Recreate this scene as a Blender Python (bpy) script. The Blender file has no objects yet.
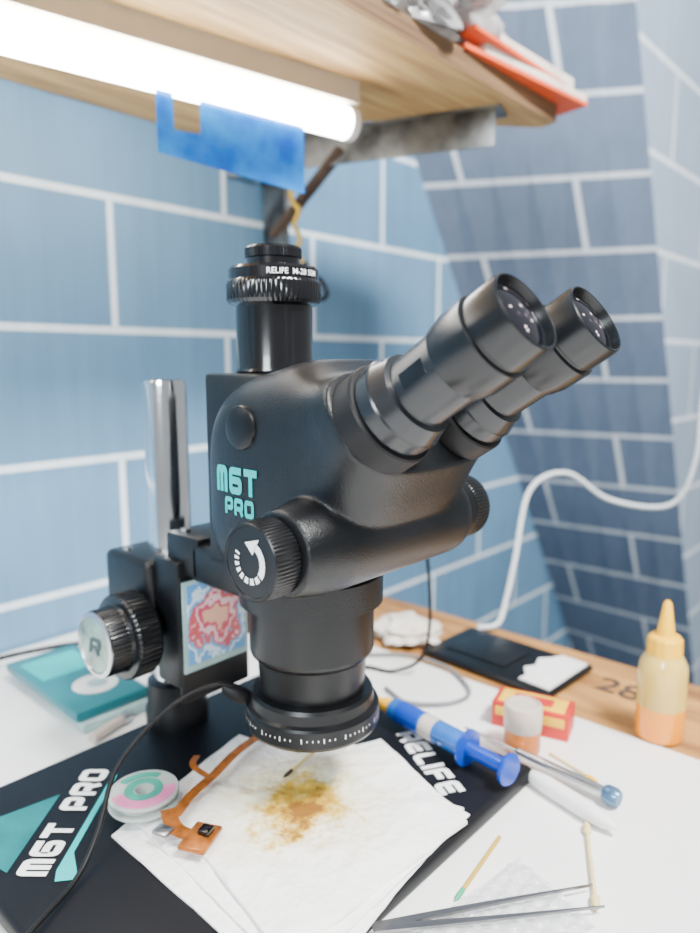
import bpy, bmesh, math, random
from mathutils import Vector, Matrix, noise
from mathutils.bvhtree import BVHTree
random.seed(4)
scene = bpy.context.scene
COL = scene.collection
WL = {}   # world location of objects

# ------------------------------------------------------------------ materials
def new_mat(name):
    m = bpy.data.materials.new(name); m.use_nodes = True
    nt = m.node_tree; b = nt.nodes["Principled BSDF"]
    return m, nt, b
def N(nt, t, **kw):
    n = nt.nodes.new(t)
    for k, v in kw.items(): setattr(n, k, v)
    return n
def mk(name, col, rough=.5, metal=0., var=.12, vscale=40, bump=0., bscale=300, trans=0., alpha=1., emis=0., coat=0., ior=1.45, stretch=None, col2=None, sss=0., spec=.5, vor=False):
    m, nt, b = new_mat(name)
    tc = N(nt, "ShaderNodeTexCoord"); mp = N(nt, "ShaderNodeMapping")
    nt.links.new(tc.outputs["Object"], mp.inputs[0])
    if stretch: mp.inputs["Scale"].default_value = stretch
    nz = N(nt, "ShaderNodeTexNoise"); nz.inputs["Scale"].default_value = vscale; nz.inputs["Detail"].default_value = 4
    nt.links.new(mp.outputs[0], nz.inputs["Vector"])
    mx = N(nt, "ShaderNodeMix", data_type='RGBA')
    c2 = col2 if col2 else tuple(max(0, c * (1 - var * 2)) for c in col)
    c1 = col if col2 else tuple(min(1, c * (1 + var * .5)) for c in col)
    mx.inputs[6].default_value = (*c1, 1); mx.inputs[7].default_value = (*c2, 1)
    rp = N(nt, "ShaderNodeMapRange"); rp.inputs[1].default_value = .3; rp.inputs[2].default_value = .7
    nt.links.new(nz.outputs[0], rp.inputs[0]); nt.links.new(rp.outputs[0], mx.inputs[0])
    nt.links.new(mx.outputs[2], b.inputs["Base Color"])
    b.inputs["Roughness"].default_value = rough; b.inputs["Metallic"].default_value = metal
    b.inputs["Transmission Weight"].default_value = trans; b.inputs["Alpha"].default_value = alpha
    b.inputs["Coat Weight"].default_value = coat; b.inputs["IOR"].default_value = ior
    b.inputs["Specular IOR Level"].default_value = spec
    if sss:
        b.inputs["Subsurface Weight"].default_value = sss; b.inputs["Subsurface Scale"].default_value = .01
    if emis:
        b.inputs["Emission Color"].default_value = (*col, 1); b.inputs["Emission Strength"].default_value = emis
    if bump:
        if vor:
            n2 = N(nt, "ShaderNodeTexVoronoi"); n2.inputs["Scale"].default_value = bscale
        else:
            n2 = N(nt, "ShaderNodeTexNoise"); n2.inputs["Scale"].default_value = bscale; n2.inputs["Detail"].default_value = 3
        nt.links.new(mp.outputs[0], n2.inputs["Vector"])
        bp = N(nt, "ShaderNodeBump"); bp.inputs["Strength"].default_value = bump; bp.inputs["Distance"].default_value = .001
        nt.links.new(n2.outputs[0], bp.inputs["Height"]); nt.links.new(bp.outputs[0], b.inputs["Normal"])
    return m

def brick_mat(name, axis, x0, z0, w, h, c1, c2, mortar, msize=.004, rough=.55):
    m, nt, b = new_mat(name)
    g = N(nt, "ShaderNodeNewGeometry"); s = N(nt, "ShaderNodeSeparateXYZ"); nt.links.new(g.outputs["Position"], s.inputs[0])
    ax = N(nt, "ShaderNodeMath", operation='ADD'); ax.inputs[1].default_value = -x0 + 20 * w
    az = N(nt, "ShaderNodeMath", operation='ADD'); az.inputs[1].default_value = -z0 + 20 * h
    nt.links.new(s.outputs[axis], ax.inputs[0]); nt.links.new(s.outputs[2], az.inputs[0])
    cb = N(nt, "ShaderNodeCombineXYZ"); nt.links.new(ax.outputs[0], cb.inputs[0]); nt.links.new(az.outputs[0], cb.inputs[1])
    br = N(nt, "ShaderNodeTexBrick"); br.offset = .5; br.offset_frequency = 2
    nt.links.new(cb.outputs[0], br.inputs["Vector"])
    br.inputs["Scale"].default_value = 1; br.inputs["Mortar Size"].default_value = msize; br.inputs["Mortar Smooth"].default_value = .4
    br.inputs["Brick Width"].default_value = w; br.inputs["Row Height"].default_value = h; br.inputs["Bias"].default_value = 0
    br.inputs["Color1"].default_value = (*c1, 1); br.inputs["Color2"].default_value = (*c2, 1); br.inputs["Mortar"].default_value = (*mortar, 1)
    mp = N(nt, "ShaderNodeMapping"); mp.inputs["Scale"].default_value = (70, 70, 4)
    nt.links.new(g.outputs["Position"], mp.inputs[0])
    nz = N(nt, "ShaderNodeTexNoise"); nz.inputs["Scale"].default_value = 1.2; nz.inputs["Detail"].default_value = 3
    nt.links.new(mp.outputs[0], nz.inputs["Vector"])
    nz2 = N(nt, "ShaderNodeTexNoise"); nz2.inputs["Scale"].default_value = 9
    nt.links.new(g.outputs["Position"], nz2.inputs["Vector"])
    ad = N(nt, "ShaderNodeMath", operation='ADD'); nt.links.new(nz.outputs[0], ad.inputs[0]); nt.links.new(nz2.outputs[0], ad.inputs[1])
    mr = N(nt, "ShaderNodeMapRange"); mr.inputs[1].default_value = .7; mr.inputs[2].default_value = 1.3; mr.inputs[3].default_value = .90; mr.inputs[4].default_value = 1.10
    nt.links.new(ad.outputs[0], mr.inputs[0])
    mul = N(nt, "ShaderNodeVectorMath", operation='SCALE'); nt.links.new(br.outputs["Color"], mul.inputs[0]); nt.links.new(mr.outputs[0], mul.inputs["Scale"])
    nt.links.new(mul.outputs[0], b.inputs["Base Color"])
    b.inputs["Roughness"].default_value = rough
    return m

def wood_mat(name, c1, c2, stretch=(2, 30, 30), rough=.6, bump=.4):
    return mk(name, c1, rough, col2=c2, vscale=3, stretch=stretch, bump=bump, bscale=8)

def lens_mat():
    m, nt, b = new_mat("lens_painted_glints")
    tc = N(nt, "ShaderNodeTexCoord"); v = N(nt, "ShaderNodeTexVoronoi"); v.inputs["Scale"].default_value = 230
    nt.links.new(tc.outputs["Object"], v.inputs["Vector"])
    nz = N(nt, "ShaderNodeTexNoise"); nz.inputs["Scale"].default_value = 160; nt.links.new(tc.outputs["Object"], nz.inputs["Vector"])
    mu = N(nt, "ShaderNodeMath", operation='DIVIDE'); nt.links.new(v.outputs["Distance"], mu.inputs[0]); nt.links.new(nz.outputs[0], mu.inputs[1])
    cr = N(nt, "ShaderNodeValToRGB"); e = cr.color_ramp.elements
    e[0].position = .20; e[0].color = (.80, .70, .62, 1); e[1].position = .75; e[1].color = (.004, .004, .007, 1)  # pale flecks paint the lens reflections into the base colour
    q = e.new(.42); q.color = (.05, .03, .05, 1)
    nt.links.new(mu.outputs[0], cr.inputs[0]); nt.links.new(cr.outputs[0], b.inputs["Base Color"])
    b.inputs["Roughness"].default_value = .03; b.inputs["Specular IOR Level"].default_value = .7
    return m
M = {}
M['black'] = mk("black_powder_coat", (.0045, .0052, .0065), .30, var=.1, bump=.3, bscale=1300, spec=.40)
M['blackmat'] = mk("matte_black", (.0032, .0036, .0044), .33, var=.1, spec=.38)
M['plate'] = mk("plate_black", (.0035, .004, .006), .5, var=.1, spec=.25)
M['blackgloss'] = mk("gloss_black", (.0035, .0035, .0045), .18, coat=.3)
M['anod'] = mk("anodised_dark_grey", (.012, .014, .017), .25, metal=.1, var=.04, spec=.6)
M['cup'] = mk("charcoal_eyepiece", (.0055, .0065, .008), .26, metal=.05, var=.05)
M['rub'] = mk("black_rubber", (.005, .005, .006), .5, spec=.3)
M['chrome'] = mk("chrome", (.88, .88, .89), .12, metal=1, var=.03)
M['steel'] = mk("brushed_steel", (.62, .62, .64), .28, metal=1, var=.1)
M['darksteel'] = mk("dark_steel", (.26, .26, .27), .3, metal=.9, var=.1)
M['galv'] = mk("worn_bracket_metal", (.24, .25, .25), .38, metal=.8, var=.45, vscale=22, bump=.5, bscale=60)
M['rust'] = mk("rusty_metal", (.10, .065, .045), .7, metal=.3, var=.35, vscale=30)
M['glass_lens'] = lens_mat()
M['white'] = mk("white_print", (.85, .86, .86), .5, var=.02)
M['teal'] = mk("teal_print", (.0, .44, .44), .5, var=.05)
M['tealdark'] = mk("teal_mat_print", (.0, .15, .16), .5, var=.2)
M['table'] = mk("white_laminate", (.91, .90, .88), .35, var=.03, vscale=8)
M['wood'] = wood_mat("rough_pine", (.52, .26, .07), (.20, .085, .025), stretch=(18, 3, 18), bump=1.)
M['ply'] = wood_mat("plywood_underside", (.58, .38, .15), (.30, .165, .055), stretch=(3, 34, 14), bump=.9)
M['plyedge'] = wood_mat("plywood_edge", (.22, .13, .06), (.08, .04, .02), stretch=(2, 2, 60))
M['floor'] = mk("grey_floor", (.25, .24, .23), .6, vscale=10)
M['plwhite'] = mk("white_plastic", (.8, .8, .78), .35, var=.03)
M['cablewhite'] = mk("off_white_cable", (.58, .62, .64), .4, var=.03)
M['housing'] = mk("beige_housing", (.50, .45, .36), .4, var=.03)
M['tube'] = mk("lit_tube", (1., .98, .94), .4, emis=34, var=.0)
M['bluefilm'] = mk("blue_film", (.0, .32, .90), .10, col2=(.0, .09, .58), vscale=30, alpha=.88, bump=.5, bscale=60, ior=1.3, coat=.5)
M['orange'] = mk("orange_card", (.80, .11, .03), .5, var=.06)
M['paper'] = mk("white_paper", (.74, .68, .60), .8)
M['bag'] = mk("pale_plastic_bag", (.66, .64, .64), .15, var=.3, vscale=22, bump=1., bscale=60, trans=.3)
M['yellow'] = mk("yellow_plastic", (.95, .50, .0), .35, var=.04)
M['bottle'] = mk("translucent_bottle", (.86, .60, .15), .2, var=.1, vscale=25, sss=.2, trans=.25, coat=.3)
M['flux'] = mk("amber_liquid", (.86, .28, .0), .15, var=.05, sss=.15, coat=.4)
M['blue'] = mk("blue_plastic", (.003, .045, .38), .22, var=.08)
M['bluel'] = mk("deep_blue_barrel", (.015, .12, .46), .12, var=.2, vscale=60, coat=.5)
M['bluegrey'] = mk("blue_grey_metal", (.10, .20, .33), .3, metal=.6, var=.1)
M['red'] = mk("red_card", (.55, .02, .015), .5)
M['yelcard'] = mk("yellow_card", (.85, .50, .02), .5)
M['amberjar'] = mk("orange_paste", (.58, .17, .03), .3)
M['jar'] = mk("cloudy_jar", (.78, .68, .60), .2, var=.05, sss=.2, trans=.35)
M['pink'] = mk("pink_print", (.80, .22, .45), .5)
M['hub'] = mk("green_translucent_hub", (.08, .55, .42), .2, trans=.3)
M['spool'] = mk("milky_spool", (.72, .80, .76), .2, trans=.4, var=.05)
M['badge'] = mk("pale_green_badge", (.24, .40, .33), .22, var=.35, vscale=60, coat=.5)
M['badgetext'] = mk("badge_print", (.01, .05, .05), .4)
M['flex'] = mk("copper_flex", (.42, .13, .02), .28, metal=.3, var=.3, vscale=120)
M['teallid'] = mk("teal_box", (.012, .17, .20), .35, var=.05)
M['palebox'] = mk("pale_teal", (.35, .52, .52), .5)
M['clear'] = mk("bubble_wrap_plastic", (.92, .94, .95), .08, var=.02, trans=.6, alpha=.5)
M['twine'] = mk("yellow_twine", (.50, .32, .04), .8)
M['skingrey'] = mk("grey_cable", (.18, .19, .20), .5)
M['cotton'] = mk("cotton", (.74, .60, .28), .9)
M['pencilgreen'] = mk("green_tip", (.03, .35, .18), .5)

W1M = brick_mat("blue_brick_wallpaper", 0, .111, .446, .295, .1343, (.088, .195, .315), (.112, .23, .36), (.62, .71, .77), msize=.0045)
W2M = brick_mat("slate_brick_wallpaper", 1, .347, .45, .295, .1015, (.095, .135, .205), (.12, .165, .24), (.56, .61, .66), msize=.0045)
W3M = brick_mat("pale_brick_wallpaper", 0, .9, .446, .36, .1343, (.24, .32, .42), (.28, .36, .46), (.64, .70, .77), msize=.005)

# ------------------------------------------------------------------ mesh helpers
def finish(name, verts, faces, mat, parent=None, smooth=False, keep=False, mats=None, midx=None, angle=35, base=False):
    me = bpy.data.meshes.new(name)
    vs = [Vector(v) for v in verts]
    if keep or not vs: c = Vector((0, 0, 0))
    else:
        lo = Vector([min(v[i] for v in vs) for i in range(3)]); hi = Vector([max(v[i] for v in vs) for i in range(3)])
        c = (lo + hi) / 2
        if base: c.z = lo.z
    me.from_pydata([v - c for v in vs], [], faces)
    for mm in (mats or [mat]): me.materials.append(mm)
    if midx:
        for p, i in zip(me.polygons, midx): p.material_index = i
    me.update()
    ob = bpy.data.objects.new(name, me); COL.objects.link(ob)
    bm = bmesh.new(); bm.from_mesh(me); bmesh.ops.recalc_face_normals(bm, faces=bm.faces)
    if smooth:
        for e in bm.edges:
            if len(e.link_faces) == 2 and e.calc_face_angle(0) > math.radians(angle): e.smooth = False
        for f in bm.faces: f.smooth = True
    bm.to_mesh(me); bm.free()
    if parent: ob.parent = parent; ob.location = c - WL[parent.name]
    else: ob.location = c
    WL[ob.name] = c.copy()
    return ob

def empty(name, loc, label, cat, parent=None):
    e = bpy.data.objects.new(name, None); e.empty_display_size = .02; COL.objects.link(e)
    e.location = loc; WL[e.name] = Vector(loc)
    e["label"] = label; e["category"] = cat
    return e
def tag(ob, label, cat=None, group=None):
    ob["label"] = label
    if cat: ob["category"] = cat
    if group: ob["group"] = group
    return ob

def frame(axis):
    a = Vector(axis).normalized()
    h = Vector((0, 0, 1)) if abs(a.z) < .9 else Vector((1, 0, 0))
    x = h.cross(a).normalized(); y = a.cross(x)
    return x, y, a
def lathe_data(prof, origin=(0, 0, 0), axis=(0, 0, 1), seg=64, cap=True):
    x, y, a = frame(axis); o = Vector(origin)
    V = []; F = []; MI = []
    for p in prof:
        r, s = p[0], p[1]; k = p[2] if len(p) > 2 else 0
        for i in range(seg):
            rr = r - (k if i % 4 < 2 else 0); t = 2 * math.pi * i / seg
            V.append(o + a * s + (x * math.cos(t) + y * math.sin(t)) * rr)
    for j in range(len(prof) - 1):
        mi = prof[j][3] if len(prof[j]) > 3 else 0
        for i in range(seg):
            i2 = (i + 1) % seg
            F.append((j * seg + i, j * seg + i2, (j + 1) * seg + i2, (j + 1) * seg + i)); MI.append(mi)
    if cap:
        F.append(tuple(range(seg - 1, -1, -1))); MI.append(prof[0][3] if len(prof[0]) > 3 else 0)
        n = (len(prof) - 1) * seg; F.append(tuple(range(n, n + seg))); MI.append(prof[-2][3] if len(prof[-2]) > 3 else 0)
    return V, F, MI
def lathe(name, prof, origin, axis, mat, parent=None, seg=64, mats=None, angle=28, **k):
    V, F, MI = lathe_data(prof, origin, axis, seg)
    return finish(name, V, F, mat, parent, smooth=True, mats=mats, midx=MI, angle=angle, **k)

def box_data(lo, hi, bevel=.002, seg=2, R=None, pivot=None):
    bm = bmesh.new(); bmesh.ops.create_cube(bm, size=1)
    lo = Vector(lo); hi = Vector(hi); c = (lo + hi) / 2; s = hi - lo
    for v in bm.verts: v.co = Vector((v.co.x * s.x, v.co.y * s.y, v.co.z * s.z)) + c
    if bevel: bmesh.ops.bevel(bm, geom=bm.edges[:], offset=bevel, segments=seg, profile=.5, affect='EDGES')
    pv = Vector(pivot) if pivot else c
    if R: 
        for v in bm.verts: v.co = R @ (v.co - pv) + pv
    bm.verts.index_update()
    V = [v.co.copy() for v in bm.verts]; F = [tuple(v.index for v in f.verts) for f in bm.faces]
    bm.free(); return V, F
def rbox(name, lo, hi, mat, parent=None, bevel=.002, R=None, pivot=None, seg=2, **k):
    V, F = box_data(lo, hi, bevel, seg, R, pivot)
    return finish(name, V, F, mat, parent, smooth=True, angle=40, **k)
def merge(*parts):
    V = []; F = []
    for v, f in parts:
        o = len(V); V += list(v); F += [tuple(i + o for i in ff) for ff in f]
    return V, F
def RZ(d): return Matrix.Rotation(math.radians(d), 3, 'Z')

def catmull(P, n=8):
    P = [Vector(p) for p in P]; Q = [P[0] * 2 - P[1]] + P + [P[-1] * 2 - P[-2]]; out = []
    for i in range(1, len(Q) - 2):
        a, b, c, d = Q[i - 1], Q[i], Q[i + 1], Q[i + 2]
        for k in range(n):
            t = k / n
            out.append(.5 * ((2 * b) + (c - a) * t + (2 * a - 5 * b + 4 * c - d) * t * t + (3 * b - a - 3 * c + d) * t ** 3))
    out.append(P[-1]); return out
def sweep_data(P, r, seg=10, n=8, smooth=True):
    pts = catmull(P, n) if smooth else [Vector(p) for p in P]
    V = []; F = []; T0 = (pts[1] - pts[0]).normalized(); x, y, _ = frame(T0)
    for i, p in enumerate(pts):
        T = (pts[min(i + 1, len(pts) - 1)] - pts[max(i - 1, 0)]).normalized()
        x = (x - T * x.dot(T)).normalized(); y = T.cross(x)
        rr = r(i / (len(pts) - 1)) if callable(r) else r
        for k in range(seg):
            t = 2 * math.pi * k / seg; V.append(p + (x * math.cos(t) + y * math.sin(t)) * rr)
    for j in range(len(pts) - 1):
        for k in range(seg):
            k2 = (k + 1) % seg; F.append((j * seg + k, j * seg + k2, (j + 1) * seg + k2, (j + 1) * seg + k))
    F.append(tuple(range(seg - 1, -1, -1))); o = (len(pts) - 1) * seg; F.append(tuple(range(o, o + seg)))
    return V, F
def cable(name, P, r, mat, parent=None, **k):
    V, F = sweep_data(P, r, **k); return finish(name, V, F, mat, parent, smooth=True, angle=60)

# rounded techno letters drawn as strokes
GL = {'M': [[(.6, 0), (.6, 4.4), (4.4, 4.4), (4.4, 0)], [(2.5, 0), (2.5, 4.3)]],
      'G': [[(4.9, 4.4), (.6, 4.4), (.6, .6), (4.4, .6), (4.4, 2.6), (.8, 2.6)]],
      'T': [[(0, 4.4), (5, 4.4)], [(2.5, 0), (2.5, 4.3)]],
      'P': [[(.6, 0), (.6, 4.4), (4.4, 4.4), (4.4, 1.9), (1.5, 1.9)]],
      'R': [[(.6, 0), (.6, 4.4), (4.4, 4.4), (4.4, 2.0), (1.5, 2.0)], [(3.2, 2.0), (4.5, 0)]],
      'O': [[(2.5, .6), (.6, .6), (.6, 4.4), (4.4, 4.4), (4.4, .6), (2.4, .6)]],
      'E': [[(4.7, 4.4), (.6, 4.4), (.6, .6), (4.7, .6)], [(.7, 2.5), (4.3, 2.5)]],
      'L': [[(.6, 5), (.6, .6), (4.5, .6)]], 'I': [[(.6, 0), (.6, 5)]],
      'F': [[(.6, 0), (.6, 4.4), (4.7, 4.4)], [(.7, 2.3), (4.2, 2.3)]]}
def rounded(P, rad):
    out = [Vector(P[0])]
    for i in range(1, len(P) - 1):
        p0, p, p1 = Vector(P[i - 1]), Vector(P[i]), Vector(P[i + 1]); a = (p0 - p).normalized(); b = (p1 - p).normalized()
        r = min(rad, (p0 - p).length * .48, (p1 - p).length * .48)
        A = p + a * r; B = p + b * r
        for k in range(6):
            t = k / 5; out.append(A * (1 - t) ** 2 + p * 2 * t * (1 - t) + B * t * t)
    out.append(Vector(P[-1])); return out
def glyphs(name, s, mapf, h, mat, parent, gap=1., wscale=1., sw=1.2, slant=0.):
    u = h / 5; adv = {'I': 1.2, 'L': 4.6}
    tot = sum((adv.get(c, 5) if c != ' ' else 3) + gap for c in s) - gap; x0 = -tot / 2
    V = []; F = []; lay = 0
    for c in s:
        if c != ' ':
            for st in GL[c]:
                P = rounded(st, .75); Q = []
                for i in range(len(P) - 1):       # resample so strokes follow curved surfaces
                    n = max(1, int((P[i + 1] - P[i]).length / .7))
                    Q += [P[i].lerp(P[i + 1], k / n) for k in range(n)]
                Q.append(P[-1]); o = len(V); off = lay * .00004; lay = (lay + 1) % 2
                for i, p in enumerate(Q):
                    T = (Q[min(i + 1, len(Q) - 1)] - Q[max(i - 1, 0)]).normalized(); nn = Vector((-T.y, T.x))
                    for sg in (1, -1):
                        q = p + nn * sg * sw / 2
                        V.append(mapf((x0 + q.x + slant * q.y) * u * wscale, q.y * u - h / 2, off))
                for i in range(len(Q) - 1): F.append((o + 2 * i, o + 2 * i + 1, o + 2 * i + 3, o + 2 * i + 2))
        x0 += (adv.get(c, 5) if c != ' ' else 3) + gap
    return finish(name, V, F, mat, parent)
def plane_map(o, r, u):
    o = Vector(o); r = Vector(r).normalized(); u = Vector(u).normalized(); nn = r.cross(u)
    return lambda x, y, off=0: o + r * x + u * y + nn * off
def text_mesh(name, s, size, mapf, mat, parent=None):
    cu = bpy.data.curves.new("t", 'FONT'); cu.body = s; cu.size = size; cu.align_x = 'CENTER'; cu.align_y = 'CENTER'; cu.offset = size * .012
    ob = bpy.data.objects.new("t", cu); COL.objects.link(ob); dg = bpy.context.evaluated_depsgraph_get(); dg.update()
    me = bpy.data.meshes.new_from_object(ob.evaluated_get(dg))
    V = [mapf(v.co.x, v.co.y) for v in me.vertices]; F = [tuple(p.vertices) for p in me.polygons]
    bpy.data.objects.remove(ob); bpy.data.meshes.remove(me)
    return finish(name, V, F, mat, parent)
def structure(ob): ob["kind"] = "structure"; return ob

# ------------------------------------------------------------------ room
FZ = -.75
YB = .40
Y3 = .106
def quadwall(name, rows, mat):
    V = []; F = []; n = len(rows[0])
    for r in rows: V += r
    for j in range(len(rows) - 1):
        for i in range(n - 1): F.append((j * n + i, j * n + i + 1, (j + 1) * n + i + 1, (j + 1) * n + i))
    return structure(finish(name, V, F, mat, keep=True))
quadwall("wall_back", [[(-1.6, YB, FZ), (1.6, YB, FZ)], [(-1.6, YB, 1.7), (1.6, YB, 1.7)]], W1M)
XL = lambda z: 1.0246 - .67 * min(z, 1.0)
XR = lambda z: 1.0658 - .46 * min(z, 1.0)
zs = [FZ, -.3, 0, .3, .6, 1.0, 1.7]
quadwall("wall_slope", [[(XL(z) + (XR(z) - XL(z)) * i / 6, YB + (Y3 - YB) * i / 6, z) for i in range(7)] for z in zs], W2M)
quadwall("wall_side", [[(XR(z), Y3, z), (2.6, Y3, z)] for z in zs], W3M)
structure(finish("floor", [(-1.6, -2.0, FZ), (2.6, -2.0, FZ), (2.6, YB, FZ), (-1.6, YB, FZ)], [(0, 1, 2, 3)], M['floor'], keep=True))

# ------------------------------------------------------------------ table
tb = empty("workbench", (-.2, -.1, FZ), "white laminate workbench with a rough wooden board along its end", "table")
rbox("table_top", (-.95, -.75, -.03), (.226, YB - .004, 0), M['table'], tb, .002)
eb = rbox("edge_board", (.227, -.75, -.034), (.352, YB - .004, -.001), M['wood'], tb, .003); eb["label"] = "rough brown wooden board"
for x in (-.9, .26):
    for y in (-.7, .33):
        rbox("leg", (x, y, FZ), (x + .05, y + .05, -.034), M['rust'], tb, .003)
text_mesh("handwritten_mark", "280", .040, plane_map((.296, -.088, -.0004), (0, -1, 0), (1, 0, 0)), M['rust'], tb)

# ------------------------------------------------------------------ microscope
PT = .012  # plate top
ms = empty("stereo_microscope", (0, .145, 0), "black trinocular stereo microscope on a flat base plate with chrome post", "microscope")
bp = rbox("base_plate", (-.168, -.087, 0), (.122, .158, PT), M['plate'], ms, .004, seg=3); bp["label"] = "flat black base plate with teal and white printing"
d = Vector((.75, .66, 0)).normalized(); u_ = Vector((-d.y, d.x, 0))
glyphs("printed_lettering", "MGT PRO", plane_map((-.112, .094, PT + .0005), d, u_), .0165, M['white'], bp, wscale=.75, sw=1.35)
o = Vector((-.112, .094, PT + .0003))
def dm(a, b): return o + d * a + u_ * b
finish("teal_panel", [dm(-.046, .0135), dm(.022, .0135), dm(.0, .040), dm(-.018, .046), dm(-.03, .042)], [(0, 1, 2, 3, 4)], M['tealdark'], bp)
finish("teal_panel", [dm(-.052, -.0145), dm(-.044, -.012), dm(.05, -.012), dm(.042, -.0152), dm(-.030, -.0158), dm(-.050, -.026)], [(0, 1, 2, 3, 4, 5)], M['teal'], bp)
rd = Vector((-.50, -.86, 0)).normalized()
glyphs("printed_lettering", "RELIFE", plane_map((.0790, -.031, PT + .0005), rd, Vector((-rd.y, rd.x, 0))), .0165, M['white'], bp, wscale=.76, sw=1.35)

PY = .145
post = lathe("post", [(.0155, .026), (.0155, .263), (.0145, .2665), (.0115, .2665), (.0115, .258)], (0, PY, 0), (0, 0, 1), M['chrome'], ms, seg=64, angle=20)
post["label"] = "polished chrome post"
lathe("post_foot", [(.023, PT), (.023, .024), (.0215, .027), (.021, .045), (.017, .047)], (0, PY, 0), (0, 0, 1), M['black'], ms, seg=48)
fm_V, fm_F = merge(box_data((-.036, .120, .088), (.036, .176, .146), .005, 3),
                   box_data((-.031, .092, .062), (.027, .121, .150), .003, 2),
                   box_data((-.026, .076, .140), (.026, .112, .168), .003, 2),
                   box_data((-.030, .0905, .052), (.026, .096, .140), .002, 2))
fm = finish("focus_mount", fm_V, fm_F, M['black'], ms, smooth=True, angle=40)
for (x, y, z) in ((-.018, .10, .168), (.012, .10, .168), (-.026, .16, .146)):
    lathe("bolt", [(.0035, 0), (.0035, .002), (.0018, .002), (.0018, .0008)], (x, y, z), (0, 0, 1), M['steel'], fm, seg=16)
def sticker_mat():
    m, nt, b = new_mat("colourful_sticker")
    g = N(nt, "ShaderNodeTexCoord")
    nz = N(nt, "ShaderNodeTexNoise"); nz.inputs["Scale"].default_value = 75; nz.inputs["Detail"].default_value = 4
    nt.links.new(g.outputs["Object"], nz.inputs["Vector"])
    ln = N(nt, "ShaderNodeVectorMath", operation='LENGTH'); nt.links.new(g.outputs["Object"], ln.inputs[0])
    ad = N(nt, "ShaderNodeMath", operation='MULTIPLY_ADD'); ad.inputs[1].default_value = .045
    nt.links.new(nz.outputs[0], ad.inputs[0]); nt.links.new(ln.outputs["Value"], ad.inputs[2])
    cr = N(nt, "ShaderNodeValToRGB"); cr.color_ramp.interpolation = 'CONSTANT'
    e = cr.color_ramp.elements
    e[0].position = 0; e[0].color = (.80, .45, .30, 1); e[1].position = .030; e[1].color = (.62, .08, .14, 1)
    for p, c in ((.034, (.80, .55, .60, 1)), (.037, (.60, .10, .12, 1)), (.040, (.12, .38, .70, 1)), (.045, (.60, .75, .86, 1)), (.047, (.10, .32, .66, 1))):
        q = e.new(p); q.color = c
    nt.links.new(ad.outputs[0], cr.inputs[0])
    nt.links.new(cr.outputs[0], b.inputs["Base Color"]); b.inputs["Roughness"].default_value = .3
    return m
fr = rbox("sticker", (-.0295, .0893, .074), (.0245, .0905, .137), M['palebox'], fm, .0004); fr["label"] = "small picture sticker in blue, pink and red"
rbox("sticker_picture", (-.0265, .0888, .079), (.0215, .0894, .134), sticker_mat(), fm, .0002)
KC = (0, .126, .098)
fk = lathe("focus_knob", [(.012, -.036), (.012, -.038), (.0275, -.039), (.029, -.041, .0007), (.029, -.055, .0007), (.0275, -.0565), (.0232, -.057), (.0222, -.0585), (.0222, -.060, .0005), (.0222, -.070, .0005), (.0212, -.072), (.0185, -.0722)],
           KC, (1, 0, 0), M['cup'], ms, seg=200)
fk["label"] = "ribbed black coarse focus knob with green badge"
lathe("knob_bezel", [(.0214, -.0715), (.0216, -.0728), (.0188, -.0735), (.0180, -.0722)], KC, (1, 0, 0), M['steel'], fk, seg=64)
lathe("knob_badge", [(.0182, -.0722), (.0178, -.0730), (.011, -.0731), (.003, -.0731)], KC, (1, 0, 0), M['badge'], fk, seg=48)
glyphs("printed_letter", "R", plane_map((-.0736, KC[1], KC[2]), (0, -1, 0), (0, 0, 1)), .0115, M['badgetext'], fk, wscale=1.15, sw=1.3, slant=.25)
lathe("focus_knob", [(.012, .036), (.012, .040), (.026, .041), (.0272, .043, .0006), (.0272, .057, .0006), (.0205, .06), (.0205, .076, .0006), (.0195, .078)], KC, (1, 0, 0), M['cup'], ms, seg=200)

hr = merge(lathe_data([(.0355, .140), (.0425, .141), (.0425, .158), (.0405, .160), (.0355, .160)], seg=64)[:2], box_data((-.026, .030, .138), (.026, .085, .164), .004, 3))
finish("holder_arm", hr[0], hr[1], M['black'], ms, smooth=True, angle=35)
lathe("objective_barrel", [(.035, .158), (.0380, .1405), (.0380, .1395), (.0372, .139), (.0372, .112), (.0365, .110), (.0330, .1065), (.0325, .104), (.0315, .088), (.0305, .084), (.0305, .078), (.022, .072), (.018, .074)], (0, 0, 0), (0, 0, 1), M['blackmat'], ms, seg=72, angle=16)
rl = lathe("ring_light", [(.0315, .0865), (.0355, .086), (.0368, .084), (.0375, .0785), (.0398, .0775), (.0405, .076), (.0405, .0665), (.0395, .0645), (.026, .0640), (.024, .067), (.024, .075), (.030, .080)], (0, 0, 0), (0, 0, 1), M['blackmat'], ms, seg=96, angle=16)
V = []; F = []
for i in range(80):
    if i % 8 == 7: continue
    t = 2 * math.pi * i / 80; hh = .0012 if i % 4 else .0028; w = .00030
    for (tt, z) in ((t - w / .04, .0715 - hh / 2), (t + w / .04, .0715 - hh / 2), (t + w / .04, .0715 + hh / 2), (t - w / .04, .0715 + hh / 2)):
        V.append((.04062 * math.cos(tt), .04062 * math.sin(tt), z))
    F.append(tuple(range(len(V) - 4, len(V))))
finish("printed_scale", V, F, M['white'], rl)
cable("power_cable", [(-.024, .028, .077), (-.032, .034, .085), (-.042, .040, .088), (-.057, .055, .079), (-.0805, .062, .063), (-.098, .063, .046), (-.116, .049, .028), (-.136, .0375, .0155), (-.172, .018, .0155), (-.22, -.01, .004), (-.3, -.03, .002)], .0014, M['rub'], rl)
lathe("cable_plug", [(.004, 0), (.005, .003), (.005, .010), (.0025, .017)], (-.026, .029, .077), (-.5, .5, .35), M['rub'], rl, seg=20)

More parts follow.
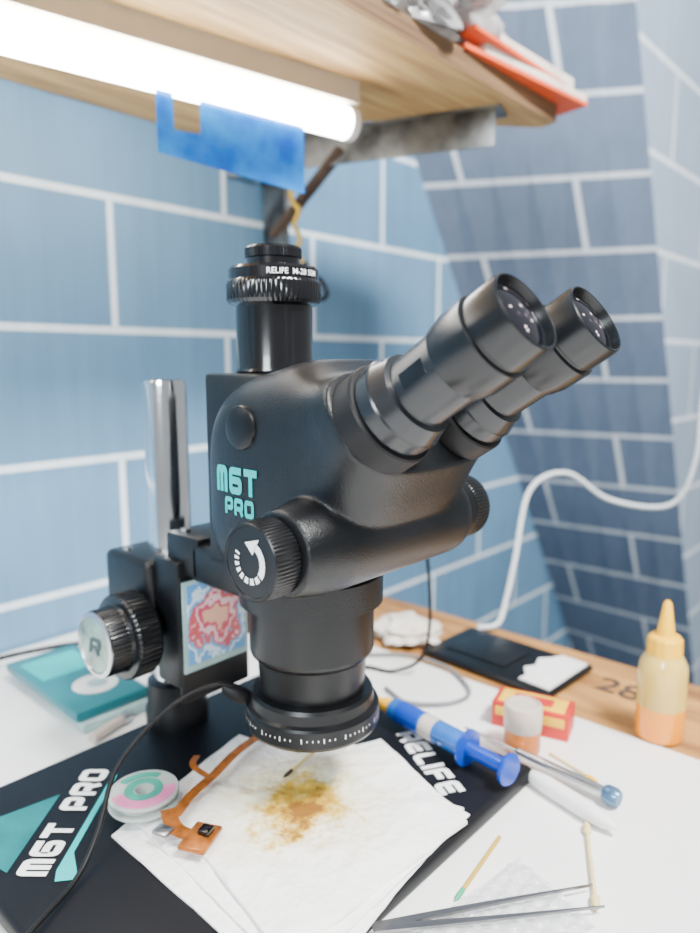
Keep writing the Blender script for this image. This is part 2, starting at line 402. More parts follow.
# head body: lofted wedge that turns up towards the eyepieces
ANG = math.radians(33); E = Vector((0, -math.cos(ANG), math.sin(ANG)))
secs = [(.046, .2035, 0, .0285, .030, 3.6), (.041, .2065, 0, .0415, .040, 3.8), (.030, .210, 0, .052, .047, 4.4), (.012, .2135, 0, .0575, .0505, 4.8), (-.012, .2170, 0, .0600, .0515, 4.8),
        (-.032, .2230, 6, .0580, .0520, 4.4), (-.046, .2305, 15, .0515, .0525, 4.0), (-.058, .2390, 25, .0420, .0540, 3.6), (-.0665, .2460, 32, .0335, .0565, 3.3), (-.0745, .2520, 33, .0285, .0585, 3.2)]
SV = catmull([Vector((s[0], s[1], s[2])) for s in secs], 4); SW = catmull([Vector((s[3], s[4], s[5])) for s in secs], 4)
n = 72; V = []; F = []
for a, b in zip(SV, SW):
    y, zc, tl = a; hh, hw, ex = b; tl = math.radians(tl); U = Vector((0, math.sin(tl), math.cos(tl))); e = 2 / ex
    for i in range(n):
        t = 2 * math.pi * i / n; c, s = math.cos(t), math.sin(t)
        V.append(Vector((hw * math.copysign(abs(c) ** e, c), y, zc)) + U * (hh * math.copysign(abs(s) ** e, s)))
for j in range(len(SV) - 1):
    for i in range(n): F.append((j * n + i, j * n + (i + 1) % n, (j + 1) * n + (i + 1) % n, (j + 1) * n + i))
F.append(tuple(range(n - 1, -1, -1))); F.append(tuple(range((len(SV) - 1) * n, len(SV) * n)))
AY, AZ = -.051, .1915
parts = [(V, F)]
parts.append(lathe_data([(.0205, -.072), (.0218, -.066), (.0235, -.056), (.0245, -.045), (.0245, .052), (.0235, .057)], (0, AY, AZ), (1, 0, 0), 64)[:2])
V, F = merge(*parts)
tmp_me = bpy.data.meshes.new("tmp"); tmp_me.from_pydata([tuple(v) for v in V], [], F)
bm = bmesh.new(); bm.from_mesh(tmp_me); bmesh.ops.recalc_face_normals(bm, faces=bm.faces); bm.to_mesh(tmp_me); bm.free()
tmp = bpy.data.objects.new("tmp", tmp_me); COL.objects.link(tmp)
rm = tmp.modifiers.new("r", 'REMESH'); rm.mode = 'VOXEL'; rm.voxel_size = .0011
sm = tmp.modifiers.new("s", 'SMOOTH'); sm.iterations = 12; sm.factor = .6
dg = bpy.context.evaluated_depsgraph_get(); dg.update()
me2 = bpy.data.meshes.new_from_object(tmp.evaluated_get(dg))
HV = [v.co.copy() for v in me2.vertices]; HF = [tuple(p.vertices) for p in me2.polygons]
bpy.data.objects.remove(tmp)
head = finish("head_body", HV, HF, M['black'], ms, smooth=True, angle=60)
bvh = BVHTree.FromPolygons(HV, HF)
def side_map(yc, zc, base_off=.0004):
    def f(x, y, off=0):
        p = Vector((-.2, yc - x, zc + y)); h = bvh.ray_cast(p, Vector((1, 0, 0)))
        return Vector(((h[0].x if h[0] else -.052) - base_off - off, p.y, p.z))
    return f
glyphs("printed_lettering", "MGT", side_map(.005, .2170), .0140, M['teal'], head, wscale=.76, sw=1.4)
glyphs("printed_lettering", "PRO", side_map(.0025, .2030), .0092, M['teal'], head, wscale=.80, sw=1.4)
rbox("rear_block", (-.032, -.005, .16), (.032, .056, .2727), M['black'], head, .0025)
lathe("side_plug", [(.0118, -.044), (.0118, -.0515), (.0112, -.0525), (.0085, -.0535), (.003, -.054)], (0, -.0005, .2455), (1, 0, 0), M['blackmat'], head, seg=40)
lathe("zoom_shaft", [(.0205, .050), (.0205, .0665), (.0190, .0675), (.0165, .0680), (.0165, .0690)], (0, AY, AZ), (1, 0, 0), M['blackmat'], head, seg=64)
for sg in (-1, 1):
    if sg < 0: pr = [(.014, -.068), (.0168, -.0715), (.0187, -.0725, .0004), (.0187, -.084, .0004), (.0182, -.0865), (.0176, -.087), (.0165, -.087), (.0162, -.0866)]
    else: pr = [(.0165, .0685), (.0190, .0695), (.0196, .0705, .0005), (.0196, .0815, .0005), (.0188, .0835), (.017, .0835)]
    zk = lathe("zoom_knob", pr, (0, AY + (.003 if sg < 0 else 0), AZ - (.001 if sg < 0 else 0)), (1, 0, 0), M['blackmat'], ms, seg=240)
    if sg < 0:
        V = []; F = []; X = -.0870; ky = AY + .003; kz = AZ - .001
        def arc(a0, a1, r0, r1, k=8):
            o = len(V)
            for q in range(k + 1):
                t = math.radians(a0 + (a1 - a0) * q / k)
                for r in (r0, r1): V.append((X, ky - r * math.cos(t), kz + r * math.sin(t)))
            for q in range(k): F.append((o + 2 * q, o + 2 * q + 1, o + 2 * q + 3, o + 2 * q + 2))
        arc(-38, 62, .0070, .0106)
        a = -46
        for w in (18, 17, 16, 14, 12, 11, 9, 8):
            arc(a - w, a, .0073, .0103); a -= w + 8
        o = len(V)
        for ang, r in ((60, .0134), (60, .0044), (108, .0094)):
            t = math.radians(ang); V.append((X, ky - r * math.cos(t), kz + r * math.sin(t)))
        F.append((o, o + 1, o + 2))
        finish("printed_arrow", V, F, M['white'], zk)
tp = lathe("camera_port", [(.0225, .2725), (.0232, .274), (.0225, .276), (.0225, .311), (.0262, .3125), (.0275, .3145, .0005), (.0275, .3235, .0005), (.0268, .325), (.0262, .3258), (.0262, .3315), (.025, .333), (.0175, .333), (.0155, .3345), (.0155, .338), (.0165, .3385, .0003), (.0165, .3435, .0003), (.0155, .3448)],
           (0, .029, 0), (0, 0, 1), M['blackgloss'], ms, seg=240)
def cylmap(cx, cy, z, r, a0):
    def f(x, y):
        t = a0 + x / r; return Vector((cx + r * math.cos(t), cy + r * math.sin(t), z + y))
    return f
text_mesh("printed_lettering", "RELIFE  M-28 50M", .0044, cylmap(0, .029, .3287, .02635, math.radians(255)), M['white'], tp)
# eyepieces
for sx in (-1, 1):
    B = Vector((sx * .033, -.091, .260))
    ep = lathe("eyepiece_tube", [(.0222, -.006), (.0230, -.0050), (.0230, .0025), (.0224, .0035), (.0198, .0112), (.0172, .0118), (.0170, .0130), (.0174, .0400)],
               B, E, M['anod'], ms, seg=96, angle=12)
    lathe("collar_ring", [(.0235, -.021), (.0254, -.0190), (.0254, -.0068), (.0246, -.0058), (.0220, -.0055)], B, E, M['rub'], ep, seg=120, angle=16)
    lathe("eyepiece", [(.0176, .0345), (.0182, .0350), (.0198, .0420), (.0198, .0545), (.0194, .0550), (.0182, .0552), (.0182, .0565), (.0184, .0568), (.0182, .0700), (.0179, .0714), (.0173, .0720), (.0167, .0718), (.0158, .0680)],
          B, E, M['cup'], ep, seg=96, angle=16)
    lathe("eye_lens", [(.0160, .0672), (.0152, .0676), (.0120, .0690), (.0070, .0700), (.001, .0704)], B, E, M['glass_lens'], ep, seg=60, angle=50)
    x_, y_, a_ = frame(E)
    side = Vector((-1, 0, 0)) * .82 + a_.cross(Vector((-1, 0, 0))).normalized() * -.1
    side.normalize()
    up2 = a_.cross(side).normalized()
    c = B + E * .0235 + side * .0163
    V = [c + E * a + up2 * b + side * h for a in (-.0065, .0065) for b in (-.0036, .0036) for h in (-.002, .0012)]
    finish("index_window", V, [(0, 1, 3, 2), (4, 6, 7, 5), (0, 4, 5, 1), (2, 3, 7, 6), (0, 2, 6, 4), (1, 5, 7, 3)], M['blackgloss'], ep)

# ------------------------------------------------------------------ cloth, reel, flex
def cloth_mat():
    m, nt, b = new_mat("stained_tissue")
    g = N(nt, "ShaderNodeNewGeometry")
    nz = N(nt, "ShaderNodeTexNoise"); nz.inputs["Scale"].default_value = 60; nz.inputs["Detail"].default_value = 7; nz.inputs["Roughness"].default_value = .7
    nt.links.new(g.outputs["Position"], nz.inputs["Vector"])
    def blob(c, r0, r1, amp):
        sb = N(nt, "ShaderNodeVectorMath", operation='SUBTRACT'); sb.inputs[1].default_value = c
        nt.links.new(g.outputs["Position"], sb.inputs[0])
        l = N(nt, "ShaderNodeVectorMath", operation='LENGTH'); nt.links.new(sb.outputs[0], l.inputs[0])
        a = N(nt, "ShaderNodeMath", operation='MULTIPLY_ADD'); a.inputs[1].default_value = amp
        nt.links.new(nz.outputs[0], a.inputs[0]); nt.links.new(l.outputs["Value"], a.inputs[2])
        r = N(nt, "ShaderNodeMapRange"); r.inputs[1].default_value = r0 + amp * .5; r.inputs[2].default_value = r1 + amp * .5
        r.inputs[3].default_value = 1; r.inputs[4].default_value = 0
        nt.links.new(a.outputs[0], r.inputs[0]); return r
    b0 = blob((-.016, -.004, .018), .016, .066, .10)
    b1 = blob((-.022, -.012, .018), .018, .034, .085); b2 = blob((-.025, -.015, .018), .008, .019, .08)
    m0 = N(nt, "ShaderNodeMix", data_type='RGBA'); m0.inputs[6].default_value = (.90, .89, .87, 1); m0.inputs[7].default_value = (.78, .68, .38, 1)
    nt.links.new(b0.outputs[0], m0.inputs[0])
    m1 = N(nt, "ShaderNodeMix", data_type='RGBA'); m1.inputs[7].default_value = (.60, .36, .03, 1)
    nt.links.new(m0.outputs[2], m1.inputs[6]); nt.links.new(b1.outputs[0], m1.inputs[0])
    m2 = N(nt, "ShaderNodeMix", data_type='RGBA'); m2.inputs[7].default_value = (.25, .10, .006, 1)
    nt.links.new(m1.outputs[2], m2.inputs[6]); nt.links.new(b2.outputs[0], m2.inputs[0])
    nt.links.new(m2.outputs[2], b.inputs["Base Color"]); b.inputs["Roughness"].default_value = .9
    w = N(nt, "ShaderNodeTexVoronoi"); w.inputs["Scale"].default_value = 200; nt.links.new(g.outputs["Position"], w.inputs["Vector"])
    bu = N(nt, "ShaderNodeBump"); bu.inputs["Strength"].default_value = .8; bu.inputs["Distance"].default_value = .001
    nt.links.new(w.outputs["Distance"], bu.inputs["Height"]); nt.links.new(bu.outputs[0], b.inputs["Normal"])
    return m
M['cloth'] = cloth_mat()
def cloth_data(q, z, amp, n=60, seed=0, th=.0006, bubbles=False, jit=.0009):
    q = [Vector((*p, 0)) for p in q]; V = []; F = []
    for j in range(n + 1):
        for i in range(n + 1):
            a, b = i / n, j / n
            p = q[0] * (1 - a) * (1 - b) + q[1] * a * (1 - b) + q[2] * a * b + q[3] * (1 - a) * b
            e = min(a, 1 - a, b, 1 - b)
            w = noise.noise(Vector((p.x * 28 + seed, p.y * 28, 1))) * .5 + .5
            rd = (1 - abs(noise.noise(Vector((p.x * 22, p.y * 14 + seed, 3.)))) * 2.2)
            rd2 = (1 - abs(noise.noise(Vector((p.x * 40 + 7, p.y * 48 + seed, 8.)))) * 2.6)
            bb = 0
            if bubbles:
                row = math.floor(p.y / .0075); cx = (p.x / .0085 + (.5 if row % 2 else 0)) % 1 - .5; cy = (p.y / .0075) % 1 - .5
                bb = .0016 * math.sqrt(max(0, 1 - (cx * cx + cy * cy) / .16))
            p = p + Vector((noise.noise(Vector((a * 5, b * 5, seed))), noise.noise(Vector((a * 5, b * 5, seed + 9))), 0)) * jit
            V.append(Vector((p.x, p.y, z + bb + amp * (w * .6 + max(0, rd) ** 3 * .6 + max(0, rd2) ** 4 * .3) * min(1, .35 + e * 6))))
    for j in range(n):
        for i in range(n):
            k = j * (n + 1) + i; F.append((k, k + 1, k + n + 2, k + n + 1))
    o = len(V); V += [Vector((v.x, v.y, v.z - th)) for v in V]
    F += [tuple(i + o for i in reversed(f)) for f in F[:]]
    rim = [i for i in range(n)] + [(n + 1) * i + n for i in range(n)] + [(n + 1) * n + n - i for i in range(n)] + [(n + 1) * (n - i) for i in range(n)]
    for i in range(len(rim)):
        a, b = rim[i], rim[(i + 1) % len(rim)]; F.append((a, a + o, b + o, b))
    return V, F
V1 = cloth_data([(-.104, .058), (.014, .089), (.050, -.078), (-.106, -.100)], PT + .0012, .0025, seed=1, th=.001)
V3 = cloth_data([(-.090, .059), (.058, .030), (.045, -.085), (-.100, -.090)], PT + .0034, .0022, seed=3, th=.001)
V2 = cloth_data([(-.070, .066), (.071, .004), (.036, -.089), (-.098, -.080)], PT + .0056, .0042, seed=5, th=.002)
V, F = merge(V1, V3, V2)
tag(finish("tissue", V, F, M['cloth'], smooth=True, angle=80, base=True), "folded white paper tissue with a brown burnt stain", "tissue")

RC = Vector((-.080, .062, PT + .0085))
sp = empty("solder_wick_spool", RC, "small flat milky spool with pink and green rings", "spool")
lathe("spool_flange", [(.0052, 0), (.0052, .0001), (.0200, .0001), (.0205, .001), (.0200, .002), (.0165, .0021), (.0165, .0060), (.0200, .0061), (.0205, .007), (.020, .008), (.0052, .008), (.0052, .001)], RC, (0, 0, 1), M['spool'], sp, seg=64)
def arcring(name, r0, r1, z, mat, par, c, a0=0, a1=360):
    V = []; F = []; n = 48
    for i in range(n + 1):
        t = math.radians(a0 + (a1 - a0) * i / n)
        for r, zz in ((r0, z), (r1, z), (r1, z + .0004), (r0, z + .0004)): V.append((c[0] + r * math.cos(t), c[1] + r * math.sin(t), c[2] + zz))
    for i in range(n):
        for k in range(4): F.append((4 * i + k, 4 * i + (k + 1) % 4, 4 * i + 4 + (k + 1) % 4, 4 * i + 4 + k))
    return finish(name, V, F, mat, par)
arcring("pink_label", .0115, .0185, .0080, M['pink'], sp, RC, 160, 330); arcring("green_ring", .0060, .0112, .0080, M['hub'], sp, RC)
arcring("green_label", .0125, .0175, .0080, M['hub'], sp, RC, 20, 110)

fz = PT + .0115
fx = empty("flex_cable", (-.075, .03, fz), "copper brown flexible circuit ribbon with small connector ends", "circuit ribbon")
def strip(name, P, w, z0, mat, par, th=.0004):
    P = catmull([Vector((p[0], p[1], (p[2] if len(p) > 2 else z0))) for p in P], 6); V = []; F = []
    for i, p in enumerate(P):
        T = (P[min(i + 1, len(P) - 1)] - P[max(0, i - 1)]); T.z = 0; T.normalize(); s = Vector((-T.y, T.x, 0))
        V += [p + s * w / 2, p - s * w / 2, p - s * w / 2 - Vector((0, 0, th)), p + s * w / 2 - Vector((0, 0, th))]
    for i in range(len(P) - 1):
        for k in range(4): F.append((4 * i + k, 4 * i + (k + 1) % 4, 4 * i + 4 + (k + 1) % 4, 4 * i + 4 + k))
    F += [(3, 2, 1, 0), tuple(4 * (len(P) - 1) + k for k in range(4))]
    return finish(name, V, F, mat, par)
strip("ribbon", [(.020, .060, .026), (.0, .058, .027), (-.02, .053, .0275), (-.042, .045, .027), (-.062, .040, .026), (-.078, .033, .0245)], .0065, fz, M['flex'], fx)
strip("ribbon", [(-.078, .040, .0250), (-.083, .028, .0235), (-.083, .018, .0235), (-.079, .010, .0235)], .009, fz, M['flex'], fx)
strip("ribbon", [(-.045, .047, .0268), (-.045, .062, .028), (-.035, .072, .026)], .004, fz, M['flex'], fx)
rbox("connector", (-.090, .000, .0215), (-.068, .016, .0245), M['flex'], fx, .001, R=RZ(25))
rbox("camera_module", (-.079, .004, .0242), (-.072, .011, .0275), M['blackgloss'], fx, .0008, R=RZ(20))
rbox("connector", (-.094, .022, .0225), (-.086, .032, .025), M['steel'], fx, .0008, R=RZ(15))

# ------------------------------------------------------------------ syringe
def lathe_thing(name, comps, origin, axis, label, cat):
    e = empty(name, origin, label, cat)
    for (nm, prof, mat) in comps: lathe(nm, prof, origin, axis, mat, e, seg=32)
    return e
lathe_thing("flux_syringe", [
    ("syringe_cap", [(.0028, -.012), (.0032, .0), (.0052, .001), (.0052, .008)], M['yellow']),
    ("syringe_barrel", [(.005, .007), (.0080, .011), (.0083, .014), (.0083, .078), (.0083, .080)], M['bluel']),
    ("barrel_label", [(.0085, .018), (.0085, .040)], M['blue']),
    ("barrel_label", [(.0085, .042), (.0085, .054)], M['jar']),
    ("barrel_flange", [(.0083, .0795), (.0125, .080), (.0125, .0815), (.0083, .0820)], M['blue']),
    ("plunger", [(.0050, .0815), (.0050, .112), (.0100, .1125), (.0104, .1135), (.0104, .1150), (.0096, .1158), (.006, .116)], M['blue'])],
    (.103, .027, PT + .0126), (-.13, -1, 0), "blue flux syringe with yellow cap lying on the base plate", "syringe")

lathe_thing("screwdriver", [
    ("shaft", [(.0010, -.045), (.0013, -.040), (.0013, .0)], M['steel']),
    ("handle", [(.0030, .0), (.0038, .003), (.0034, .006), (.0038, .02), (.0038, .062), (.0030, .066)], M['steel']),
    ("end_cap", [(.0050, .065), (.0060, .067), (.0060, .0725), (.0048, .075)], M['bluegrey'])],
    (.137, -.066, .0072), (-.08, -1, 0), "slim silver precision screwdriver with blue end cap", "screwdriver")
lathe_thing("plastic_spudger", [
    ("spudger_body", [(.002, .0), (.0045, .004), (.0058, .015), (.0058, .048), (.0045, .060), (.0015, .068)], M['plwhite'])],
    (.120, -.084, .0060), (-.25, -1, 0), "white plastic spudger pen on the bench", "tool")

JC = Vector((.152, -.062, 0)); jr = empty("paste_jar", JC, "small cloudy jar with orange paste", "jar")
lathe("jar_body", [(.011, 0), (.0125, .001), (.013, .003), (.013, .018)], JC, (0, 0, 1), M['amberjar'], jr, seg=40)
lathe("jar_lid", [(.013, .018), (.0135, .019), (.0138, .033), (.013, .036), (.011, .037), (.0105, .0355)], JC, (0, 0, 1), M['jar'], jr, seg=40)
mbx = empty("matchbox", (.19, -.052, 0), "small red and yellow cardboard box", "box")
Rm = RZ(15); pv = (.19, -.052, .01)
rbox("box_sleeve", (.176, -.080, 0), (.204, -.022, .020), M['red'], mbx, .0006, R=Rm, pivot=pv)
rbox("box_front", (.1755, -.077, .010), (.1765, -.025, .017), M['yelcard'], mbx, .0002, R=Rm, pivot=pv)
rbox("box_top", (.179, -.076, .0195), (.201, -.026, .0206), M['yelcard'], mbx, .0002, R=Rm, pivot=pv)
rbox("box_top_print", (.184, -.066, .0204), (.196, -.036, .0212), M['red'], mbx, .0002, R=Rm, pivot=pv)
BC = Vector((.240, -.129, 0)); bt = empty("glue_bottle", BC, "squeeze bottle half full of amber liquid with yellow nozzle cap", "bottle")
lathe("bottle_body", [(.014, 0), (.0165, .001), (.0173, .004), (.0173, .026)], BC, (0, 0, 1), M['flux'], bt, seg=48)
lathe("bottle_shoulder", [(.0173, .026), (.0173, .052), (.0165, .058), (.0140, .063), (.0120, .066)], BC, (0, 0, 1), M['bottle'], bt, seg=48)
lathe("nozzle_cap", [(.0125, .0655), (.0125, .068, .0005), (.0122, .077, .0005), (.0105, .079), (.0065, .080), (.0030, .1035), (.0016, .1058)], BC, (0, 0, 1), M['yellow'], bt, seg=48)

hd = empty("black_tray", (.275, .02, 0), "flat black plastic tray with a white insert on the wooden board", "tray")
Rh = RZ(-3); pv = (.275, .02, 0)
rbox("tray_body", (.236, -.045, 0), (.318, .090, .006), M['blackmat'], hd, .0025, R=Rh, pivot=pv, seg=3)
wv = [(.240, -.040), (.310, -.043), (.312, -.018), (.300, -.012), (.292, -.004), (.276, -.009), (.266, -.003), (.252, -.012), (.243, -.010)]
WV = [(x, y, .0061) for x, y in wv] + [(x, y, .0075) for x, y in wv]; k = len(wv)
finish("white_insert", WV, [tuple(range(k - 1, -1, -1)), tuple(range(k, 2 * k))] + [(i, (i + 1) % k, (i + 1) % k + k, i + k) for i in range(k)], M['plwhite'], hd)
rbox("tray_ridge", (.255, .010, .0058), (.300, .075, .0072), M['black'], hd, .0006, R=Rh, pivot=pv)

tw = empty("tweezers", (.0, -.13, 0), "pair of pointed steel tweezers on the bench", "tweezers")
def arm(P0, P1, z0, z1, bow):
    P0 = Vector(P0); P1 = Vector(P1); dd = (P1 - P0); s = Vector((-dd.y, dd.x)).normalized(); V = []; F = []; n = 24
    for i in range(n + 1):
        t = i / n; c = P0 + dd * t + s * bow * math.sin(math.pi * min(1, t * 1.4) * .5) * (1 - t * .4)
        w = .0024 * (1 - t * .93); z = z0 + (z1 - z0) * t
        for a, b in ((1, .0007), (-1, .0007), (-1, -.0007), (1, -.0007)):
            q = c + s * a * w; V.append(Vector((q.x, q.y, z + b)))
    for i in range(n):
        for k in range(4): F.append((4 * i + k, 4 * i + (k + 1) % 4, 4 * i + 4 + (k + 1) % 4, 4 * i + 4 + k))
    F += [(3, 2, 1, 0), tuple(4 * n + k for k in range(4))]; return V, F
V, F = arm((-.050, -.090), (.051, -.158), .0075, .0050, .0018); finish("tweezer_arm", V, F, M['darksteel'], tw)
V, F = arm((-.050, -.091), (.042, -.167), .0075, .0050, -.0018); finish("tweezer_arm", V, F, M['darksteel'], tw)

def stick(name, a, b, r, mat, tips, label, cat):
    e = empty(name, a, label, cat); V, F = sweep_data([a, b], r, seg=10, smooth=False); finish("stick", V, F, mat, e, smooth=True)
    D = (Vector(b) - Vector(a)).normalized()
    for p, rr, mt in tips:
        q = Vector(a) if p == 0 else Vector(b); dd = -D if p == 0 else D
        lathe("tip", [(rr * .5, -.005), (rr, -.003), (rr, .002), (rr * .6, .0045), (rr * .1, .0055)], q, dd, mt, e, seg=14)
    return e
stick("cotton_swab", (.097, -.1345, .0025), (.044, -.162, .0025), .0011, M['cotton'], [(0, .0023, M['cotton']), (1, .0023, M['cotton'])], "yellowed cotton swab on the bench", "cotton swab")
stick("wooden_stick", (.003, -.106, .0018), (.056, -.099, .0018), .0012, M['twine'], [(0, .0014, M['pencilgreen'])], "thin yellow stick with a green end", "stick")
stick("wooden_stick", (.160, -.080, .0015), (.150, -.115, .0015), .001, M['cotton'], [(1, .0014, M['yellow'])], "short thin match stick beside the jar", "stick")
stick("wooden_stick", (-.006, .016, .0235), (.022, .021, .0235), .0011, M['cotton'], [(0, .0013, M['rust'])], "short wooden stick lying on the tissue", "stick")
V, F = cloth_data([(-.035, -.104), (.048, -.116), (.030, -.168), (-.06, -.150)], .0008, .004, seed=11, n=110, bubbles=True)
tag(finish("plastic_wrap", V, F, M['clear'], smooth=True, angle=180, base=True), "crinkled clear bubble wrap under the tweezers", "plastic wrap")

for i, (z, mt, sh_) in enumerate(((0, M['palebox'], .006), (.0085, M['teallid'], 0))):
    b_ = rbox("flat_case", (-.052 + sh_, .198 - sh_, z), (.010 + sh_, .330 - sh_, z + .0083), mt, None, .002, R=RZ(-4 + i * 3), base=True)
    tag(b_, "flat teal case with pale round emblem" if i else "pale green flat case under the teal case", "case", None)
    if i:
        lathe("round_emblem", [(.018, 0), (.018, .0005)], (-.018, .235, z + .0082), (0, 0, 1), M['plwhite'], b_, seg=40)
        lathe("emblem_centre", [(.008, 0), (.008, .0004)], (-.016, .235, z + .0087), (0, 0, 1), M['palebox'], b_, seg=40)
        V, F = box_data((-.045, .27, z + .0082), (.003, .315, z + .0088), .0002); finish("printed_band", V, F, M['teal'], b_)
lathe_thing("glass_vial", [("vial_tube", [(.0035, 0), (.004, .002), (.004, .03)], M['jar']), ("vial_cap", [(.0045, .03), (.0045, .037), (.003, .038)], M['steel'])],
            (-.052, .178, .0046), (1, .3, 0), "tiny cloudy vial lying beside the cases", "vial")

tag(cable("black_cable", [(-.5, .37, .003), (-.3, .365, .003), (-.1, .36, .012), (.0, .35, .010), (.06, .33, .003), (.15, .25, .003)], .0022, M['rub']), "black cable along the back of the bench", "cable")
tag(cable("black_cable", [(.20, .10, .27), (.212, .085, .19), (.213, .070, .12), (.208, .060, .062), (.200, .062, .02), (.188, .085, .003), (.178, .11, .003), (.15, .13, .003)], .0016, M['rub']), "thin black cable hanging behind the microscope", "cable")
tag(cable("grey_cable", [(.16, .17, .003), (.19, .135, .003), (.222, .10, .003), (.228, .06, .003), (.215, .03, .003), (.195, .01, .003), (.17, .015, .003), (.150, .04, .003), (.158, .07, .003)], .0016, M['skingrey']), "looped grey cable on the bench", "cable")
wc = cable("white_cable", [(.325, .082, .004), (.345, .07, .006), (.375, .078, .02), (.42, .0926, .055), (.486, .111, .125), (.53, .085, .143), (.569, .045, .109), (.597, -.018, .107), (.602, -.041, .163), (.60, -.045, .25), (.61, -.06, .45), (.62, -.07, .9)], .0029, M['cablewhite'])
tag(wc, "white power cable looping up along the wall", "cable")
def lump(name, c, s, mat, label, cat, seed=0, amp=.5, f=2.2, base=True, sub=4):
    bm = bmesh.new(); bmesh.ops.create_icosphere(bm, subdivisions=sub, radius=1); V = []
    for v in bm.verts:
        k = 1 + amp * noise.noise(v.co * f + Vector((seed, 0, 0))) + amp * .6 * (.4 - abs(noise.noise(v.co * f * 2.3 + Vector((0, seed, 0))))) 
        V.append(Vector((c[0] + v.co.x * s[0] * k, c[1] + v.co.y * s[1] * k, max(c[2], c[2] + s[2] * .8 + v.co.z * s[2] * k))))
    bm.verts.index_update(); F = [tuple(x.index for x in ff.verts) for ff in bm.faces]; bm.free()
    return tag(finish(name, V, F, mat, None, smooth=True, angle=50, base=True), label, cat)
lump("crumpled_paper", (.262, .125, 0), (.028, .032, .011), M['paper'], "crumpled scrap of white paper on the wooden board", "paper", 3)

# ------------------------------------------------------------------ shelf
SZ = .53
sh = empty("wall_shelf", (.0, YB, .30), "plywood wall shelf carried by steel angle brackets", "shelf")
poly = [(-.9, .08), (.452, .08), (.456, .10), (.315, .225), (.30, YB - .003), (-.9, YB - .003)]
V = [(x, y, SZ) for x, y in poly] + [(x, y, SZ + .018) for x, y in poly]; k = len(poly)
F = [tuple(range(k - 1, -1, -1)), tuple(range(k, 2 * k))] + [(i, (i + 1) % k, (i + 1) % k + k, i + k) for i in range(k)]
finish("shelf_board", V, F, M['ply'], sh, mats=[M['ply'], M['plyedge']], midx=[0, 0] + [1] * k)
def beam(name, a, b, w, h, mat, par, upv=(0, 0, 1)):
    a = Vector(a); b = Vector(b); D = (b - a).normalized(); s = D.cross(Vector(upv)).normalized(); u = s.cross(D)
    V = [p + s * i * w / 2 + u * j * h / 2 for p in (a, b) for i, j in ((-1, -1), (1, -1), (1, 1), (-1, 1))]
    return finish(name, V, [(3, 2, 1, 0), (4, 5, 6, 7), (0, 1, 5, 4), (1, 2, 6, 5), (2, 3, 7, 6), (3, 0, 4, 7)], mat, par)
beam("bracket_arm", (.262, .395, SZ - .0195), (.362, .100, SZ - .0195), .003, .038, M['galv'], sh)
beam("bracket_arm", (.278, .395, SZ - .0015), (.378, .100, SZ - .0015), .034, .003, M['galv'], sh)
beam("bracket_upright", (.335, .392, .40), (.335, .392, SZ - .001), .036, .006, M['galv'], sh, upv=(0, 1, 0))
beam("bracket_upright", (.316, .376, .40), (.316, .376, SZ - .001), .004, .034, M['galv'], sh, upv=(0, 1, 0))
beam("bracket_brace", (.312, .372, .43), (.305, .255, SZ - .025), .014, .006, M['rust'], sh)
cable("twine_tie", [(.300, .33, .475), (.298, .325, .46), (.302, .318, .45), (.298, .322, .435), (.303, .318, .42), (.30, .320, .405), (.304, .314, .392)], .003, M['twine'], sh)
cable("wire_hook", [(.303, .316, .395), (.311, .308, .382), (.318, .300, .372), (.320, .292, .358), (.310, .29, .350), (.303, .300, .356)], .003, M['rub'], sh)

tl = empty("tube_light", (.0, .213, SZ), "glowing white tube light fitted beneath the shelf", "lamp")
A = Vector((-.55, .305, .496)); B = Vector((.234, .175, .496)); D = (B - A).normalized()
Vt, Ft = sweep_data([A, B - D * .010], .0135, seg=28, smooth=False); finish("lamp_tube", Vt, Ft, M['tube'], tl, smooth=True)
beam("lamp_housing", A + Vector((0, .004, .0245)), B - D * .002 + Vector((0, .004, .0245)), .034, .019, M['housing'], tl)
Vt, Ft = sweep_data([B - D * .010, B - D * .002], .0143, seg=28, smooth=False); finish("end_cap", Vt, Ft, M['plwhite'], tl, smooth=True)
P0 = Vector((.0405, .203, 0)); P1 = Vector((.176, .1815, 0)); 
def fp(s, z): q = P0.lerp(P1, s); return Vector((q.x, q.y, z))
def fpoly(pts, off):
    nrm = (P1 - P0).cross(Vector((0, 0, 1))).normalized()
    return [fp(s, z) + nrm * off for s, z in pts]
pts = [(0, .438), (1, .427), (1, .487), (.27, .485), (.27, .458), (.10, .456), (.10, .485), (0, .485)]
V = fpoly(pts, .0002) + fpoly(pts, -.0002); k = len(pts)
F = [tuple(range(k)), tuple(range(2 * k - 1, k - 1, -1))] + [(i, (i + 1) % k, (i + 1) % k + k, i + k) for i in range(k)]
tag(finish("plastic_film", V, F, M['bluefilm']), "blue translucent plastic film with a notch, hanging under tube light", "plastic sheet")

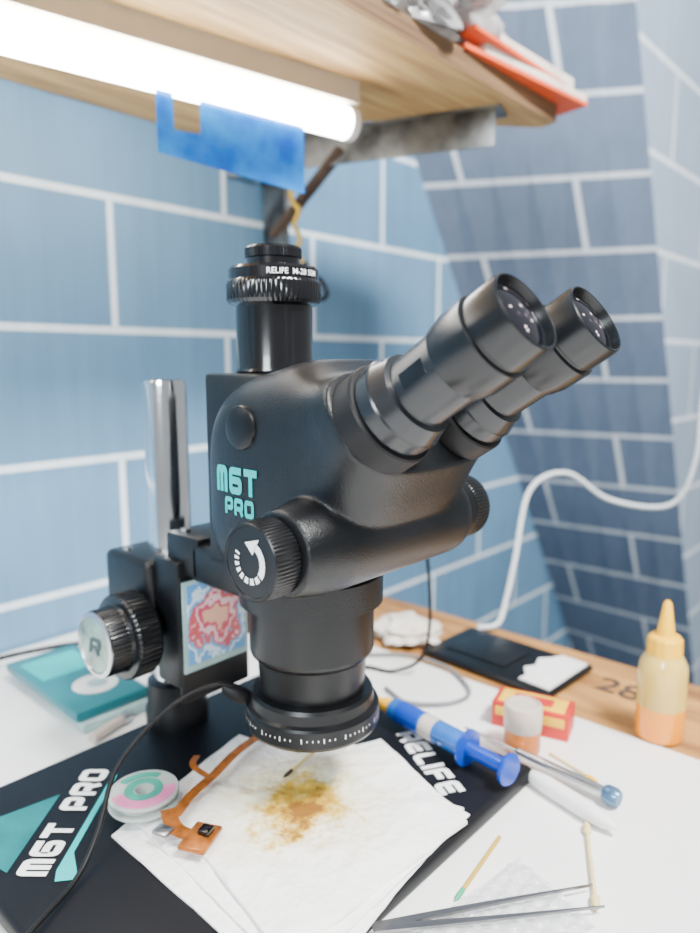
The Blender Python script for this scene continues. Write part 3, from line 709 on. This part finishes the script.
def slab(name, quad, z0, z1, mat, label, cat, zt=None):
    zt = zt or [0] * 4
    V = [(x, y, z0 + t) for (x, y), t in zip(quad, zt)] + [(x, y, z1 + t) for (x, y), t in zip(quad, zt)]
    F = [(3, 2, 1, 0), (4, 5, 6, 7), (0, 1, 5, 4), (1, 2, 6, 5), (2, 3, 7, 6), (3, 0, 4, 7)]
    return tag(finish(name, V, F, mat, base=True), label, cat)
s0 = SZ + .0182
slab("folder", [(.27, .077), (.478, .058), (.492, .12), (.30, .20)], s0, s0 + .004, M['orange'], "orange red card folder overhanging the shelf end", "folder")
slab("paper_stack", [(.30, .075), (.485, .062), (.510, .15), (.33, .21)], s0 + .0042, s0 + .013, M['paper'], "stack of off-white papers on the orange folder", "papers")
slab("folder", [(.27, .068), (.452, .068), (.48, .16), (.31, .19)], s0 + .0132, s0 + .0165, M['orange'], "thin orange folder on top of the papers", "folder")
slab("paper_stack", [(.33, .078), (.475, .073), (.50, .18), (.33, .21)], s0 + .0167, s0 + .030, M['paper'], "thin stack of papers on the upper folder", "papers")
lump("plastic_bag", (.215, .105, s0 + .0), (.110, .040, .056), M['bag'], "crumpled pale plastic bag lying on the shelf", "bag", 7, .6, 3.0, sub=6)

# ------------------------------------------------------------------ lights, world, camera
def area(name, loc, target, size, power, col):
    l = bpy.data.lights.new(name, 'AREA'); l.shape = 'RECTANGLE'; l.size = size[0]; l.size_y = size[1]; l.energy = power; l.color = col
    ob = bpy.data.objects.new(name, l); COL.objects.link(ob); ob.location = loc
    ob.rotation_euler = (Vector(target) - Vector(loc)).to_track_quat('-Z', 'Y').to_euler(); return ob
area("overhead_fill", (.1, -.9, 1.5), (.1, .1, .1), (.6, .25), 108, (1, .99, .97))  # unseen soft area light added above and behind the camera to brighten the bench
area("left_fill", (-1.3, -.5, .9), (0, .1, .2), (.45, .45), 34, (.88, .95, 1))  # unseen cool area light from the left, no window modelled
w = bpy.data.worlds.new("World"); scene.world = w; w.use_nodes = True
w.node_tree.nodes["Background"].inputs[0].default_value = (.90, .96, 1, 1); w.node_tree.nodes["Background"].inputs[1].default_value = .5

cam = bpy.data.cameras.new("Camera"); co = bpy.data.objects.new("Camera", cam); COL.objects.link(co)
cam.sensor_fit = 'HORIZONTAL'; cam.sensor_width = 36; cam.lens = 36; cam.clip_start = .01
co.location = (-.283, -.284, .28)
p = math.radians(8.6)
fw = Vector((.745 * math.cos(p), .667 * math.cos(p), -math.sin(p)))
co.rotation_euler = fw.to_track_quat('-Z', 'Y').to_euler()
cam.dof.use_dof = True; cam.dof.focus_distance = .345; cam.dof.aperture_fstop = 7
scene.camera = co
